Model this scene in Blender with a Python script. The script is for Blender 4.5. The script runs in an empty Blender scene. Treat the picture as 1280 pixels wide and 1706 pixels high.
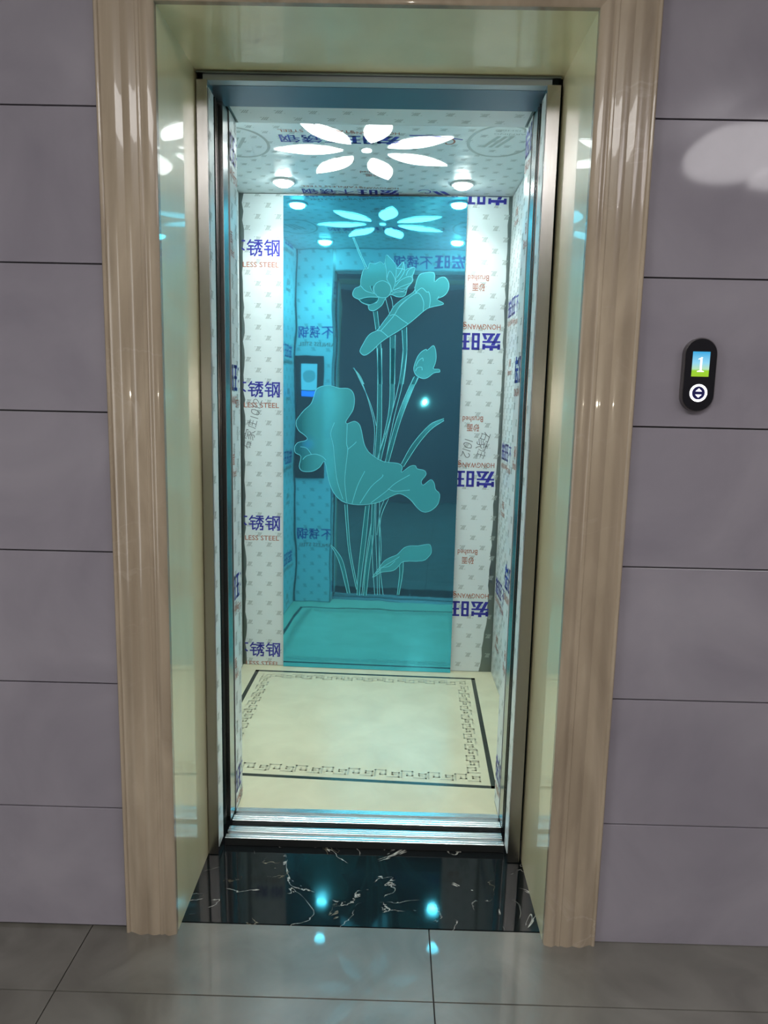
import bpy, bmesh, math, random
from mathutils import Vector, Matrix
from mathutils.geometry import tessellate_polygon
random.seed(7)
S = bpy.context.scene
COL = S.collection
PI = math.pi

# ------------------------------------------------------------------ camera, world, exposure
def look(yaw, pitch, roll):
    cy, sy, cp, sp = math.cos(yaw), math.sin(yaw), math.cos(pitch), math.sin(pitch)
    f = Vector((sy*cp, cy*cp, sp)); r = Vector((cy, -sy, 0)); u = r.cross(f)
    r2 = math.cos(roll)*r + math.sin(roll)*u
    u2 = -math.sin(roll)*r + math.cos(roll)*u
    return r2, u2, f
cam_d = bpy.data.cameras.new('camera'); cam = bpy.data.objects.new('camera', cam_d); COL.objects.link(cam)
cam_d.sensor_fit = 'HORIZONTAL'; cam_d.sensor_width = 36.0; cam_d.lens = 1185.8/1280*36.0
cam_d.clip_start = 0.01; cam_d.clip_end = 50
r_, u_, f_ = look(-0.0106, -0.1514, 0.0216)
M = Matrix((( r_.x, u_.x, -f_.x, 0.0), (r_.y, u_.y, -f_.y, -1.5034), (r_.z, u_.z, -f_.z, 1.2362), (0, 0, 0, 1)))
cam.matrix_world = M
S.camera = cam
W = bpy.data.worlds.new('world'); S.world = W; W.use_nodes = True
W.node_tree.nodes['Background'].inputs[0].default_value = (0.01, 0.012, 0.014, 1)
W.node_tree.nodes['Background'].inputs[1].default_value = 0.3
S.view_settings.view_transform = 'Standard'; S.view_settings.look = 'None'
S.view_settings.gamma = 1.0; S.view_settings.use_curve_mapping = False
S.view_settings.exposure = 0.0
S.cycles.use_denoising = True
S.cycles.max_bounces = 12; S.cycles.glossy_bounces = 8; S.cycles.diffuse_bounces = 5
S.cycles.sample_clamp_indirect = 6.0

LAMP_E = 8.5
PANEL_E = 15.5           # lobby ceiling panel            # lobby ceiling lamp (emission)
PETAL_E = 4.5           # lift ceiling flower (emission)
SPOT_W = 18.5            # lift downlights (watt)
SPOT_DISC = 60.0
FLASH_W = 5.0
SIDE_FILL_W = 24.0            # added fill light from the lobby's left side (watt)
CAR_COL = (0.94, 1.0, 0.96)

def light(name, kind, loc, energy, color, rot=(0, 0, 0), **kw):
    d = bpy.data.lights.new(name, kind); d.energy = energy; d.color = color
    for k, v in kw.items(): setattr(d, k, v)
    o = bpy.data.objects.new(name, d); o.location = loc; o.rotation_euler = rot; COL.objects.link(o)
    return o
# the phone's own flash next to its lens
light('phone_flash', 'POINT', (0.03, -1.49, 1.252), FLASH_W, (1.0, 0.9, 0.72), shadow_soft_size=0.006)
# fill light added on the lobby's left to brighten wall and casing, no known source
light('added_side_fill', 'AREA', (-2.33, -1.9, 1.15), SIDE_FILL_W, (1.0, 0.985, 0.96), (0, -PI/2, 0), shape='RECTANGLE', size=1.8, size_y=1.2)

# ------------------------------------------------------------------ materials
def mat(name, col, rough=0.5, metal=0.0, spec=0.5, coat=0.0, emit=None, es=0.0):
    m = bpy.data.materials.new(name); m.use_nodes = True
    b = m.node_tree.nodes['Principled BSDF']
    b.inputs['Base Color'].default_value = (*col, 1); b.inputs['Roughness'].default_value = rough
    b.inputs['Metallic'].default_value = metal; b.inputs['Specular IOR Level'].default_value = spec
    b.inputs['Coat Weight'].default_value = coat; b.inputs['Coat Roughness'].default_value = 0.03
    if emit: b.inputs['Emission Color'].default_value = (*emit, 1); b.inputs['Emission Strength'].default_value = es
    return m
def nodes(m): return m.node_tree.nodes, m.node_tree.links, m.node_tree.nodes['Principled BSDF']
def cloudy(m, c1, c2, scale=(4, 4, 4), detail=6, lo=0.35, hi=0.65, rough=None, distort=0.5):
    N, L, b = nodes(m)
    tc = N.new('ShaderNodeTexCoord'); mp = N.new('ShaderNodeMapping'); mp.inputs['Scale'].default_value = scale
    n = N.new('ShaderNodeTexNoise'); n.inputs['Scale'].default_value = 1; n.inputs['Detail'].default_value = detail; n.inputs['Distortion'].default_value = distort
    r = N.new('ShaderNodeValToRGB'); r.color_ramp.elements[0].position = lo; r.color_ramp.elements[1].position = hi
    r.color_ramp.elements[0].color = (*c1, 1); r.color_ramp.elements[1].color = (*c2, 1)
    L.new(tc.outputs['Object'], mp.inputs[0]); L.new(mp.outputs[0], n.inputs['Vector']); L.new(n.outputs[0], r.inputs[0]); L.new(r.outputs[0], b.inputs['Base Color'])
    return tc, mp, n, r
def veins(m, col, scale, width, mask_lo=0.5, mask_hi=0.62, distort=1.5, mscale=3.0):
    """thin irregular veins of colour col laid over the material's base colour"""
    N, L, b = nodes(m)
    tc = N.new('ShaderNodeTexCoord'); n = N.new('ShaderNodeTexNoise')
    n.inputs['Scale'].default_value = scale; n.inputs['Detail'].default_value = 5; n.inputs['Distortion'].default_value = distort
    L.new(tc.outputs['Object'], n.inputs['Vector'])
    s = N.new('ShaderNodeMath'); s.operation = 'SUBTRACT'; s.inputs[1].default_value = 0.5; L.new(n.outputs[0], s.inputs[0])
    a = N.new('ShaderNodeMath'); a.operation = 'ABSOLUTE'; L.new(s.outputs[0], a.inputs[0])
    r = N.new('ShaderNodeMapRange'); r.inputs[1].default_value = 0; r.inputs[2].default_value = width; r.inputs[3].default_value = 1; r.inputs[4].default_value = 0
    L.new(a.outputs[0], r.inputs[0])
    n2 = N.new('ShaderNodeTexNoise'); n2.inputs['Scale'].default_value = mscale; n2.inputs['Detail'].default_value = 2; L.new(tc.outputs['Object'], n2.inputs['Vector'])
    r2 = N.new('ShaderNodeMapRange'); r2.inputs[1].default_value = mask_lo; r2.inputs[2].default_value = mask_hi; L.new(n2.outputs[0], r2.inputs[0])
    mu = N.new('ShaderNodeMath'); mu.operation = 'MULTIPLY'; L.new(r.outputs[0], mu.inputs[0]); L.new(r2.outputs[0], mu.inputs[1])
    mx = N.new('ShaderNodeMix'); mx.data_type = 'RGBA'; L.new(mu.outputs[0], mx.inputs[0])
    src = b.inputs['Base Color']
    if src.is_linked: L.new(src.links[0].from_socket, mx.inputs[6])
    else: mx.inputs[6].default_value = src.default_value
    mx.inputs[7].default_value = (*col, 1); L.new(mx.outputs[2], b.inputs['Base Color'])
def brushed(m, scale=(400, 400, 3), lo=0.2, hi=0.4, bump=0.02):
    N, L, b = nodes(m)
    tc = N.new('ShaderNodeTexCoord'); mp = N.new('ShaderNodeMapping'); mp.inputs['Scale'].default_value = scale
    n = N.new('ShaderNodeTexNoise'); n.inputs['Scale'].default_value = 1; n.inputs['Detail'].default_value = 3
    r = N.new('ShaderNodeMapRange'); r.inputs[3].default_value = lo; r.inputs[4].default_value = hi
    L.new(tc.outputs['Object'], mp.inputs[0]); L.new(mp.outputs[0], n.inputs['Vector']); L.new(n.outputs[0], r.inputs[0]); L.new(r.outputs[0], b.inputs['Roughness'])
    bp = N.new('ShaderNodeBump'); bp.inputs['Strength'].default_value = bump; bp.inputs['Distance'].default_value = 0.001
    L.new(n.outputs[0], bp.inputs['Height']); L.new(bp.outputs[0], b.inputs['Normal'])
def wavy(m, scale, strength, dist=0.01):
    N, L, b = nodes(m)
    tc = N.new('ShaderNodeTexCoord'); mp = N.new('ShaderNodeMapping'); mp.inputs['Scale'].default_value = scale
    n = N.new('ShaderNodeTexNoise'); n.inputs['Scale'].default_value = 1; n.inputs['Detail'].default_value = 2
    bp = N.new('ShaderNodeBump'); bp.inputs['Strength'].default_value = strength; bp.inputs['Distance'].default_value = dist
    L.new(tc.outputs['Object'], mp.inputs[0]); L.new(mp.outputs[0], n.inputs['Vector']); L.new(n.outputs[0], bp.inputs['Height']); L.new(bp.outputs[0], b.inputs['Normal'])

m_tile = mat('grey_wall_tile', (.2, .19, .215), 0.06, spec=0.35)
cloudy(m_tile, (.205, .190, .222), (.275, .256, .290), (3.5, 3.5, 3.5), 5, .3, .7)
m_grout = mat('dark_grout', (.03, .03, .033), 0.9)
m_floor = mat('grey_floor_tile', (.25, .25, .23), 0.3, spec=0.75, coat=.35)
cloudy(m_floor, (.09, .086, .072), (.155, .15, .132), (5, 5, 5), 7, .32, .68, distort=1.2)
m_casing = mat('beige_brown_marble', (.3, .25, .2), 0.25, spec=0.3, coat=.35)
cloudy(m_casing, (.26, .208, .148), (.39, .322, .236), (14, 14, 2.6), 6, .3, .7, distort=1.0)
veins(m_casing, (.38, .32, .25), 5, .014, .5, .75, 1.0)
m_jamb = mat('pale_green_marble', (.4, .42, .33), 0.3, spec=0.8, coat=.6)
cloudy(m_jamb, (.64, .605, .37), (.74, .705, .46), (6, 6, 1.6), 5, .3, .7)
m_black = mat('black_veined_marble', (.006, .008, .009), 0.05, spec=0.24)
veins(m_black, (.5, .5, .46), 4.0, .005, .50, .54, 1.8, 9.0)
veins(m_black, (.26, .23, .16), 16.0, .012, .62, .66, 1.2, 8.0)
m_steel = mat('brushed_steel', (.43, .415, .405), 0.3, 1.0); brushed(m_steel, (500, 500, 2), .17, .3)
m_dsteel = mat('dark_brushed_steel', (.20, .235, .23), 0.35, 1.0); brushed(m_dsteel, (500, 500, 2), .28, .45)
m_header = mat('dark_header_steel', (.16, .20, .25), 0.42, 0.8)
m_alu = mat('aluminium_sill', (.78, .80, .80), 0.25, 1.0); brushed(m_alu, (2, 160, 160), .22, .32, .0)
m_film = mat('white_protective_film', (.735, .805, .81), 0.28, spec=0.4)
wavy(m_film, (9, 9, 9), .25, .02)
m_blue = mat('blue_print', (.035, .035, .36), 0.35)
m_red = mat('red_brown_print', (.42, .13, .075), 0.4)
m_mark = mat('grey_mark_print', (.41, .465, .45), 0.4)
m_ink = mat('black_ink', (.12, .13, .14), 0.5)
m_dark = mat('dark_rubber', (.012, .014, .014), 0.5)
m_glass = mat('dark_door_glass', (.004, .022, .025), 0.05, spec=0.6)
m_cream = mat('cream_stone', (.64, .63, .45), 0.25, spec=0.3)
cloudy(m_cream, (.60, .58, .40), (.69, .67, .47), (7, 7, 7), 6, .3, .7)
m_inlay = mat('black_inlay', (.028, .035, .024), 0.25)
m_key = mat('beige_key_pattern', (.42, .41, .285), 0.3)
m_white = mat('white_paint', (.55, .55, .56), 0.6)
m_plain = mat('dark_lobby_paint', (.05, .036, .046), 0.5)
m_lamp = mat('lamp_diffuser', (.9, .9, .9), 0.4, emit=(1.0, .955, .97), es=LAMP_E)
m_petal = mat('petal_diffuser', (.9, .9, .9), 0.4, emit=(.95, 1.0, .985), es=PETAL_E)
m_disc = mat('downlight_lens', (.9, .9, .9), 0.3, emit=(.84, 1.0, .97), es=SPOT_DISC)
m_panel = mat('panel_diffuser', (.9, .9, .9), 0.4, emit=(1.0, .97, .95), es=PANEL_E)
m_satin = mat('satin_grey_metal', (.42, .47, .50), 0.35, 0.4)
m_rim = mat('white_lamp_rim', (.8, .8, .8), 0.3)
m_petaledge = mat('brown_cut_edge', (.16, .13, .11), 0.5)
m_plastic = mat('black_plastic', (.012, .012, .015), 0.18)
m_housing = mat('grey_housing', (.13, .12, .125), 0.3, 0.6)
m_screenblue = mat('panel_screen', (.1, .1, .1), 0.2, emit=(.55, .72, .78), es=1.2)
m_bluebar = mat('blue_indicator', (.02, .05, .2), 0.2, emit=(.05, .25, 1.0), es=1.5)
m_ring = mat('white_lit_button', (.9, .9, .9), 0.3, emit=(.95, .95, 1.0), es=2.2)
m_btn = mat('navy_button', (.02, .02, .10), 0.25)
m_digit = mat('white_digit', (.9, .9, .9), 0.4, emit=(1, 1, 1), es=.75)
m_fill_pane = mat('glowing_fill_pane', (.6, .6, .6), 0.4, emit=(.97, .95, 1.0), es=.5)  # glowing pane of the invented side window

# mirror behind blue-green plastic film
def etched(name, frac, col, rough):
    m = bpy.data.materials.new(name); m.use_nodes = True
    N, L = m.node_tree.nodes, m.node_tree.links
    b = N['Principled BSDF']; b.inputs['Base Color'].default_value = (.075, .56, .77, 1); b.inputs['Metallic'].default_value = 1; b.inputs['Roughness'].default_value = rough
    d = N.new('ShaderNodeBsdfDiffuse'); d.inputs[0].default_value = (*col, 1)
    mx = N.new('ShaderNodeMixShader'); mx.inputs[0].default_value = frac
    L.new(b.outputs[0], mx.inputs[1]); L.new(d.outputs[0], mx.inputs[2]); L.new(mx.outputs[0], N['Material Output'].inputs[0])
    return m
m_mirror = etched('teal_film_mirror', .12, (.22, .50, .72), .03)
wavy(m_mirror, (5, 5, 2.2), .05, .02)
m_etch = etched('frosted_etching', .40, (.12, .70, .80), .12)
def fade_left(m, x0, x1, lo, hi):
    # shallower etching towards the left edge of the design
    N, L = m.node_tree.nodes, m.node_tree.links
    tc = N.new('ShaderNodeTexCoord'); sx = N.new('ShaderNodeSeparateXYZ'); L.new(tc.outputs['Object'], sx.inputs[0])
    r = N.new('ShaderNodeMapRange'); r.interpolation_type = 'SMOOTHSTEP'
    r.inputs[1].default_value = x0; r.inputs[2].default_value = x1; r.inputs[3].default_value = lo; r.inputs[4].default_value = hi
    L.new(sx.outputs[0], r.inputs[0]); L.new(r.outputs[0], [n for n in N if n.type == 'MIX_SHADER'][0].inputs[0])
fade_left(m_etch, -.46, -.33, .06, .42)
m_stem = etched('faint_stem_etching', .22, (.12, .66, .76), .12)
m_line = etched('bright_etched_line', .7, (.20, .74, .82), .3)

# display picture of the call panel: blue sky over green grass
m_display = mat('lit_display', (.02, .02, .02), 0.15)
def setup_display():
    N, L, b = nodes(m_display)
    tc = N.new('ShaderNodeTexCoord'); sx = N.new('ShaderNodeSeparateXYZ'); L.new(tc.outputs['Generated'], sx.inputs[0])
    r = N.new('ShaderNodeValToRGB'); e = r.color_ramp.elements
    e[0].position = 0.0; e[0].color = (.35, .62, .02, 1); e[1].position = 1.0; e[1].color = (.03, .42, .80, 1)
    for p, c in ((.24, (.33, .68, .03, 1)), (.30, (.50, .80, .50, 1)), (.55, (.30, .72, .95, 1))):
        k = e.new(p); k.color = c
    L.new(sx.outputs['Z'], r.inputs[0]); L.new(r.outputs[0], b.inputs['Emission Color']); b.inputs['Emission Strength'].default_value = .95
setup_display()

# ------------------------------------------------------------------ mesh helpers
def obj(name, bm, mats, parent=None, smooth=False):
    me = bpy.data.meshes.new(name); bm.normal_update(); bm.to_mesh(me); bm.free()
    for m in (mats if isinstance(mats, (list, tuple)) else [mats]): me.materials.append(m)
    if smooth:
        for p in me.polygons: p.use_smooth = True
    o = bpy.data.objects.new(name, me); COL.objects.link(o)
    if parent: o.parent = parent
    return o
def box(bm, x0, x1, y0, y1, z0, z1, mi=0, bev=0.0):
    t = bmesh.new()
    bmesh.ops.create_cube(t, size=1, matrix=Matrix.Translation(((x0+x1)/2, (y0+y1)/2, (z0+z1)/2)) @ Matrix.Diagonal((x1-x0, y1-y0, z1-z0, 1)))
    if bev: bmesh.ops.bevel(t, geom=t.edges[:], offset=bev, segments=2, affect='EDGES', profile=.5)
    for f in t.faces: f.material_index = mi
    me = bpy.data.meshes.new('t'); t.to_mesh(me); t.free(); bm.from_mesh(me); bpy.data.meshes.remove(me)
def boxo(name, dims, m, parent=None, bev=0.0):
    bm = bmesh.new(); box(bm, *dims, 0, bev); return obj(name, bm, m, parent)
def prism(bm, pts, place, depth, mi=0, mi_side=None):
    """flat outline pts (u,v) given thickness: place(u,v,n) gives the 3D point, n from 0 (back) to depth (front)"""
    tri = tessellate_polygon([[Vector((u, v, 0)) for u, v in pts]])
    fr = [bm.verts.new(place(u, v, depth)) for u, v in pts]
    for t in tri:
        try: f = bm.faces.new([fr[i] for i in t]); f.material_index = mi
        except ValueError: pass
    bk = [bm.verts.new(place(u, v, 0)) for u, v in pts]
    n = len(pts)
    for i in range(n):
        f = bm.faces.new((fr[i], fr[(i+1) % n], bk[(i+1) % n], bk[i])); f.material_index = mi if mi_side is None else mi_side
    for t in tri:
        try: f = bm.faces.new([bk[i] for i in reversed(t)]); f.material_index = mi
        except ValueError: pass
    bmesh.ops.recalc_face_normals(bm, faces=bm.faces[:])
def empty(name, loc, label, cat, group=None):
    o = bpy.data.objects.new(name, None); o.location = loc; o.empty_display_size = .05; COL.objects.link(o)
    return tag(o, label, cat, group)
def tag(o, label, cat, group=None):
    o['label'] = label; o['category'] = cat
    if group: o['group'] = group
    return o
def struct(o): o['kind'] = 'structure'; return o
def keep(o, parent):
    """parent without moving"""
    o.parent = parent; o.matrix_parent_inverse = Matrix.Translation(-parent.location); return o
def smooth_path(pts, sub=4, closed=False):
    out = []; n = len(pts)
    rng = range(n) if closed else range(n-1)
    for i in rng:
        g = (lambda k: pts[k % n]) if closed else (lambda k: pts[min(max(k, 0), n-1)])
        p0, p1, p2, p3 = g(i-1), g(i), g(i+1), g(i+2)
        for s in range(sub):
            t = s/sub
            out.append(tuple(.5*((2*p1[k]) + (-p0[k]+p2[k])*t + (2*p0[k]-5*p1[k]+4*p2[k]-p3[k])*t*t + (-p0[k]+3*p1[k]-3*p2[k]+p3[k])*t**3) for k in range(2)))
    if not closed: out.append(tuple(pts[-1]))
    return out

# ------------------------------------------------------------------ printed sheets
_text = {}
def text_tris(s, bold=0.0):
    """triangles of a line of lettering, scaled to a unit box (0..1, 0..1)"""
    key = (s, bold)
    if key in _text: return _text[key]
    cu = bpy.data.curves.new('t', 'FONT'); cu.body = s; cu.size = 1; cu.offset = bold; cu.resolution_u = 2; cu.fill_mode = 'FRONT'
    o = bpy.data.objects.new('t', cu); COL.objects.link(o)
    dg = bpy.context.evaluated_depsgraph_get(); dg.update()
    me = o.evaluated_get(dg).to_mesh(); me.calc_loop_triangles()
    v = [(p.co.x, p.co.y) for p in me.vertices]
    x0 = min(a for a, _ in v); x1 = max(a for a, _ in v); y0 = min(b for _, b in v); y1 = max(b for _, b in v)
    out = [[((v[i][0]-x0)/(x1-x0), (v[i][1]-y0)/(y1-y0)) for i in t.vertices] for t in me.loop_triangles]
    bpy.data.objects.remove(o); bpy.data.curves.remove(cu)
    _text[key] = out; return out
def clip(poly, r):
    u0, u1, v0, v1 = r
    for ax, lim, sg in ((0, u0, 1), (0, u1, -1), (1, v0, 1), (1, v1, -1)):
        out = []
        for i in range(len(poly)):
            a, b = poly[i-1], poly[i]
            da, db = sg*(a[ax]-lim), sg*(b[ax]-lim)
            if da*db < 0:
                t = da/(da-db); out.append(tuple(a[k]+t*(b[k]-a[k]) for k in range(2)))
            if db >= 0: out.append(b)
        poly = out
        if not poly: return poly
    return poly
class Sheet:
    """polygons in a sheet's own (u, v) frame, clipped to its rectangle; layer lifts print a fraction of a millimetre off the film"""
    def __init__(s, rect): s.rect = rect; s.P = []
    def poly(s, pts, mi, layer=1):
        if len(pts) > 3:
            for t in tessellate_polygon([[Vector((a, b, 0)) for a, b in pts]]): s.tri([pts[i] for i in t], mi, layer)
        else: s.tri(pts, mi, layer)
    def tri(s, pts, mi, layer):
        c = clip(list(pts), s.rect)
        if len(c) > 2: s.P.append((c, mi, layer))
    def ribbon(s, pts, w, mi, layer=2):
        n = len(pts)
        L, R = [], []
        for i in range(n):
            a, b = pts[max(i-1, 0)], pts[min(i+1, n-1)]
            d = math.hypot(b[0]-a[0], b[1]-a[1]) or 1
            nx, ny = -(b[1]-a[1])/d*w/2, (b[0]-a[0])/d*w/2
            L.append((pts[i][0]+nx, pts[i][1]+ny)); R.append((pts[i][0]-nx, pts[i][1]-ny))
        for i in range(n-1):
            s.tri([L[i], R[i], R[i+1]], mi, layer); s.tri([L[i], R[i+1], L[i+1]], mi, layer)
    def strokes(s, pts, w, mi, layer=2):
        """square-cornered stroke"""
        for a, b in zip(pts, pts[1:]):
            d = math.hypot(b[0]-a[0], b[1]-a[1]) or 1; ex, ey = (b[0]-a[0])/d*w/2, (b[1]-a[1])/d*w/2
            A = (a[0]-ex, a[1]-ey); B = (b[0]+ex, b[1]+ey)
            s.poly([(A[0]-ey, A[1]+ex), (A[0]+ey, A[1]-ex), (B[0]+ey, B[1]-ex), (B[0]-ey, B[1]+ex)], mi, layer)
    def text(s, body, u0, u1, v0, v1, mi, bold=0.0, rot=0.0, layer=2, slant=0.0):
        """lettering filling the box u0..u1, v0..v1, then turned about the box centre by rot"""
        cu, cv = (u0+u1)/2, (v0+v1)/2; c, sn = math.cos(rot), math.sin(rot)
        for t in text_tris(body, bold):
            q = []
            for a, b in t:
                x, y = u0+a*(u1-u0)-cu + slant*(b-.5)*(v1-v0), v0+b*(v1-v0)-cv
                q.append((cu+c*x-sn*y, cv+sn*x+c*y))
            s.tri(q, mi, layer)
    def build(s, name, place, mats, parent, base=None, lift=0.0003):
        bm = bmesh.new()
        if base: prism(bm, base, lambda u, v, n: place(u, v, n-0.0008), 0.0008, 0)
        want = None
        for pts, mi, layer in s.P:
            try:
                f = bm.faces.new([bm.verts.new(place(u, v, layer*lift)) for u, v in pts]); f.material_index = mi
            except ValueError: continue
            f.normal_update()
            n = place(0, 0, 1)-place(0, 0, 0)
            if f.normal.dot(n) < 0: f.normal_flip()
        return obj(name, bm, mats, parent)
FILM = [m_film, m_blue, m_red, m_mark, m_ink]
JIN = [[(.22, 1), (.04, .74)], [(.16, .86), (.42, .86)], [(.12, .62), (.40, .62)], [(.02, .40), (.43, .40)], [(.25, .62), (.25, .05), (.43, .12)]]
GLYPH = {'不': [[(.02, .95), (.98, .95)], [(.62, .95), (.36, .62), (.04, .40)], [(.52, .72), (.52, 0)], [(.62, .60), (.95, .36)]],
         '锈': JIN + [[(.53, .98), (.97, .98)], [(.50, .82), (1, .82)], [(.75, .98), (.75, .54)], [(.72, .78), (.52, .58)], [(.78, .78), (.99, .58)], [(.52, .44), (.90, .44)], [(.66, .44), (.63, .2), (.50, 0)], [(.88, .44), (.80, .26), (.97, .26), (.95, .02), (.80, .02)]],
         '钢': JIN + [[(.53, .97), (.53, 0)], [(.53, .96), (.99, .96)], [(.98, .97), (.98, .02), (.87, .02)], [(.87, .80), (.64, .16)], [(.64, .80), (.88, .16)]]}
def film_print(sh, u0, v0, nper=6, period=.59, logos=True, full=True, dim=1.0):
    """the film's repeating print: marks in staggered rows and, once a period, the maker's lettering
    (u0, v0): lower left corner of one lettering line"""
    ru0, ru1, rv0, rv1 = sh.rect
    dv = .0453; du = .0885
    j0 = int((rv0-v0)/dv)-1; j1 = int((rv1-v0)/dv)+2
    for j in range(j0, j1):
        for i in range(int((ru0-u0)/du)-2, int((ru1-u0)/du)+2):
            u = u0-.018+i*du+(.5*du if j % 2 else 0); v = v0-.028+j*dv
            if u+.03 < ru0 or u > ru1 or v+.03 < rv0 or v > rv1: continue
            for k in range(3):
                x = u+k*.0055
                sh.poly([(x, v), (x+.0034, v), (x+.0145, v+.019), (x+.0111, v+.019)], 3, 1)
            sh.poly([(u+.005, v+.0165), (u+.014, v+.0165), (u+.0155, v+.019), (u+.0065, v+.019)], 3, 1)
            sh.poly([(u-.004, v+.017), (u, v+.017), (u+.002, v+.019), (u-.002, v+.019)], 3, 1)
            sh.poly([(u+.018, v+.0), (u+.024, v+.0), (u+.0255, v+.003), (u+.019, v+.003)], 3, 1)
    if not logos: return
    for k in range(-nper, nper+1):
        v = v0+k*period
        if v > rv1+.1 or v < rv0-.4: continue
        # blocky two-character maker's mark, then the plain heavy lettering
        hong = [[(0, .062), (.076, .062), (.076, .051), (0, .051)], [(0, .068), (.012, .068), (.012, .045), (0, .045)], [(.064, .068), (.076, .068), (.076, .045), (.064, .045)],
                [(.030, .072), (.045, .072), (.045, .060), (.030, .060)],
                [(0, .040), (.076, .040), (.076, .032), (0, .032)], [(.024, .050), (.040, .050), (.016, 0), (0, 0)],
                [(.044, .032), (.058, .032), (.040, 0), (.024, 0)], [(.024, .008), (.072, .008), (.076, 0), (.024, 0)], [(.056, .026), (.068, .026), (.080, 0), (.066, 0)]]
        for p in hong: sh.poly([(u0+a, v+b) for a, b in p], 1, 2)
        w = u0+.088
        wang = [[(0, .07), (.034, .07), (.034, .06), (0, .06)], [(0, .01), (.034, .01), (.034, 0), (0, 0)], [(0, .07), (.011, .07), (.011, 0), (0, 0)], [(.023, .07), (.034, .07), (.034, 0), (.023, 0)], [(0, .04), (.034, .04), (.034, .031), (0, .031)],
                [(.042, .07), (.082, .07), (.082, .061), (.042, .061)], [(.044, .04), (.08, .04), (.08, .032), (.044, .032)], [(.041, .009), (.083, .009), (.083, 0), (.041, 0)], [(.056, .07), (.069, .07), (.069, 0), (.056, 0)]]
        for p in wang: sh.poly([(w+a, v+b) for a, b in p], 1, 2)
        for q, ch in enumerate('不锈钢'):
            for st in GLYPH[ch]: sh.strokes([(u0+.186+q*.0735+a*.063, v+.002+b*.062) for a, b in st], .0064, 1, 2)
        sh.text('HONGWANG', u0+.002, u0+.160, v-.037, v-.015, 2, .004)
        sh.text('STAINLESS STEEL', u0+.148, u0+.394, v-.046, v-.024, 2, .006)
        sh.text('砂面', u0+.075, u0+.128, v-.205, v-.172, 2, .008)
        sh.text('Brushed', u0+.060, u0+.148, v-.238, v-.214, 2, .004)
def jag(u0, u1, v0, v1, jl=0.0, jr=0.0, step=.035):
    """film outline with a torn left or right edge"""
    R, Lf = [], []
    n = int((v1-v0)/step)
    for i in range(n+1):
        v = v0+(v1-v0)*i/n
        R.append((u1-(random.random()*jr), v)); Lf.append((u0+random.random()*jl, v))
    if not jr: R = [(u1, v0), (u1, v1)]
    if not jl: Lf = [(u0, v0), (u0, v1)]
    return R+Lf[::-1]

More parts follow.
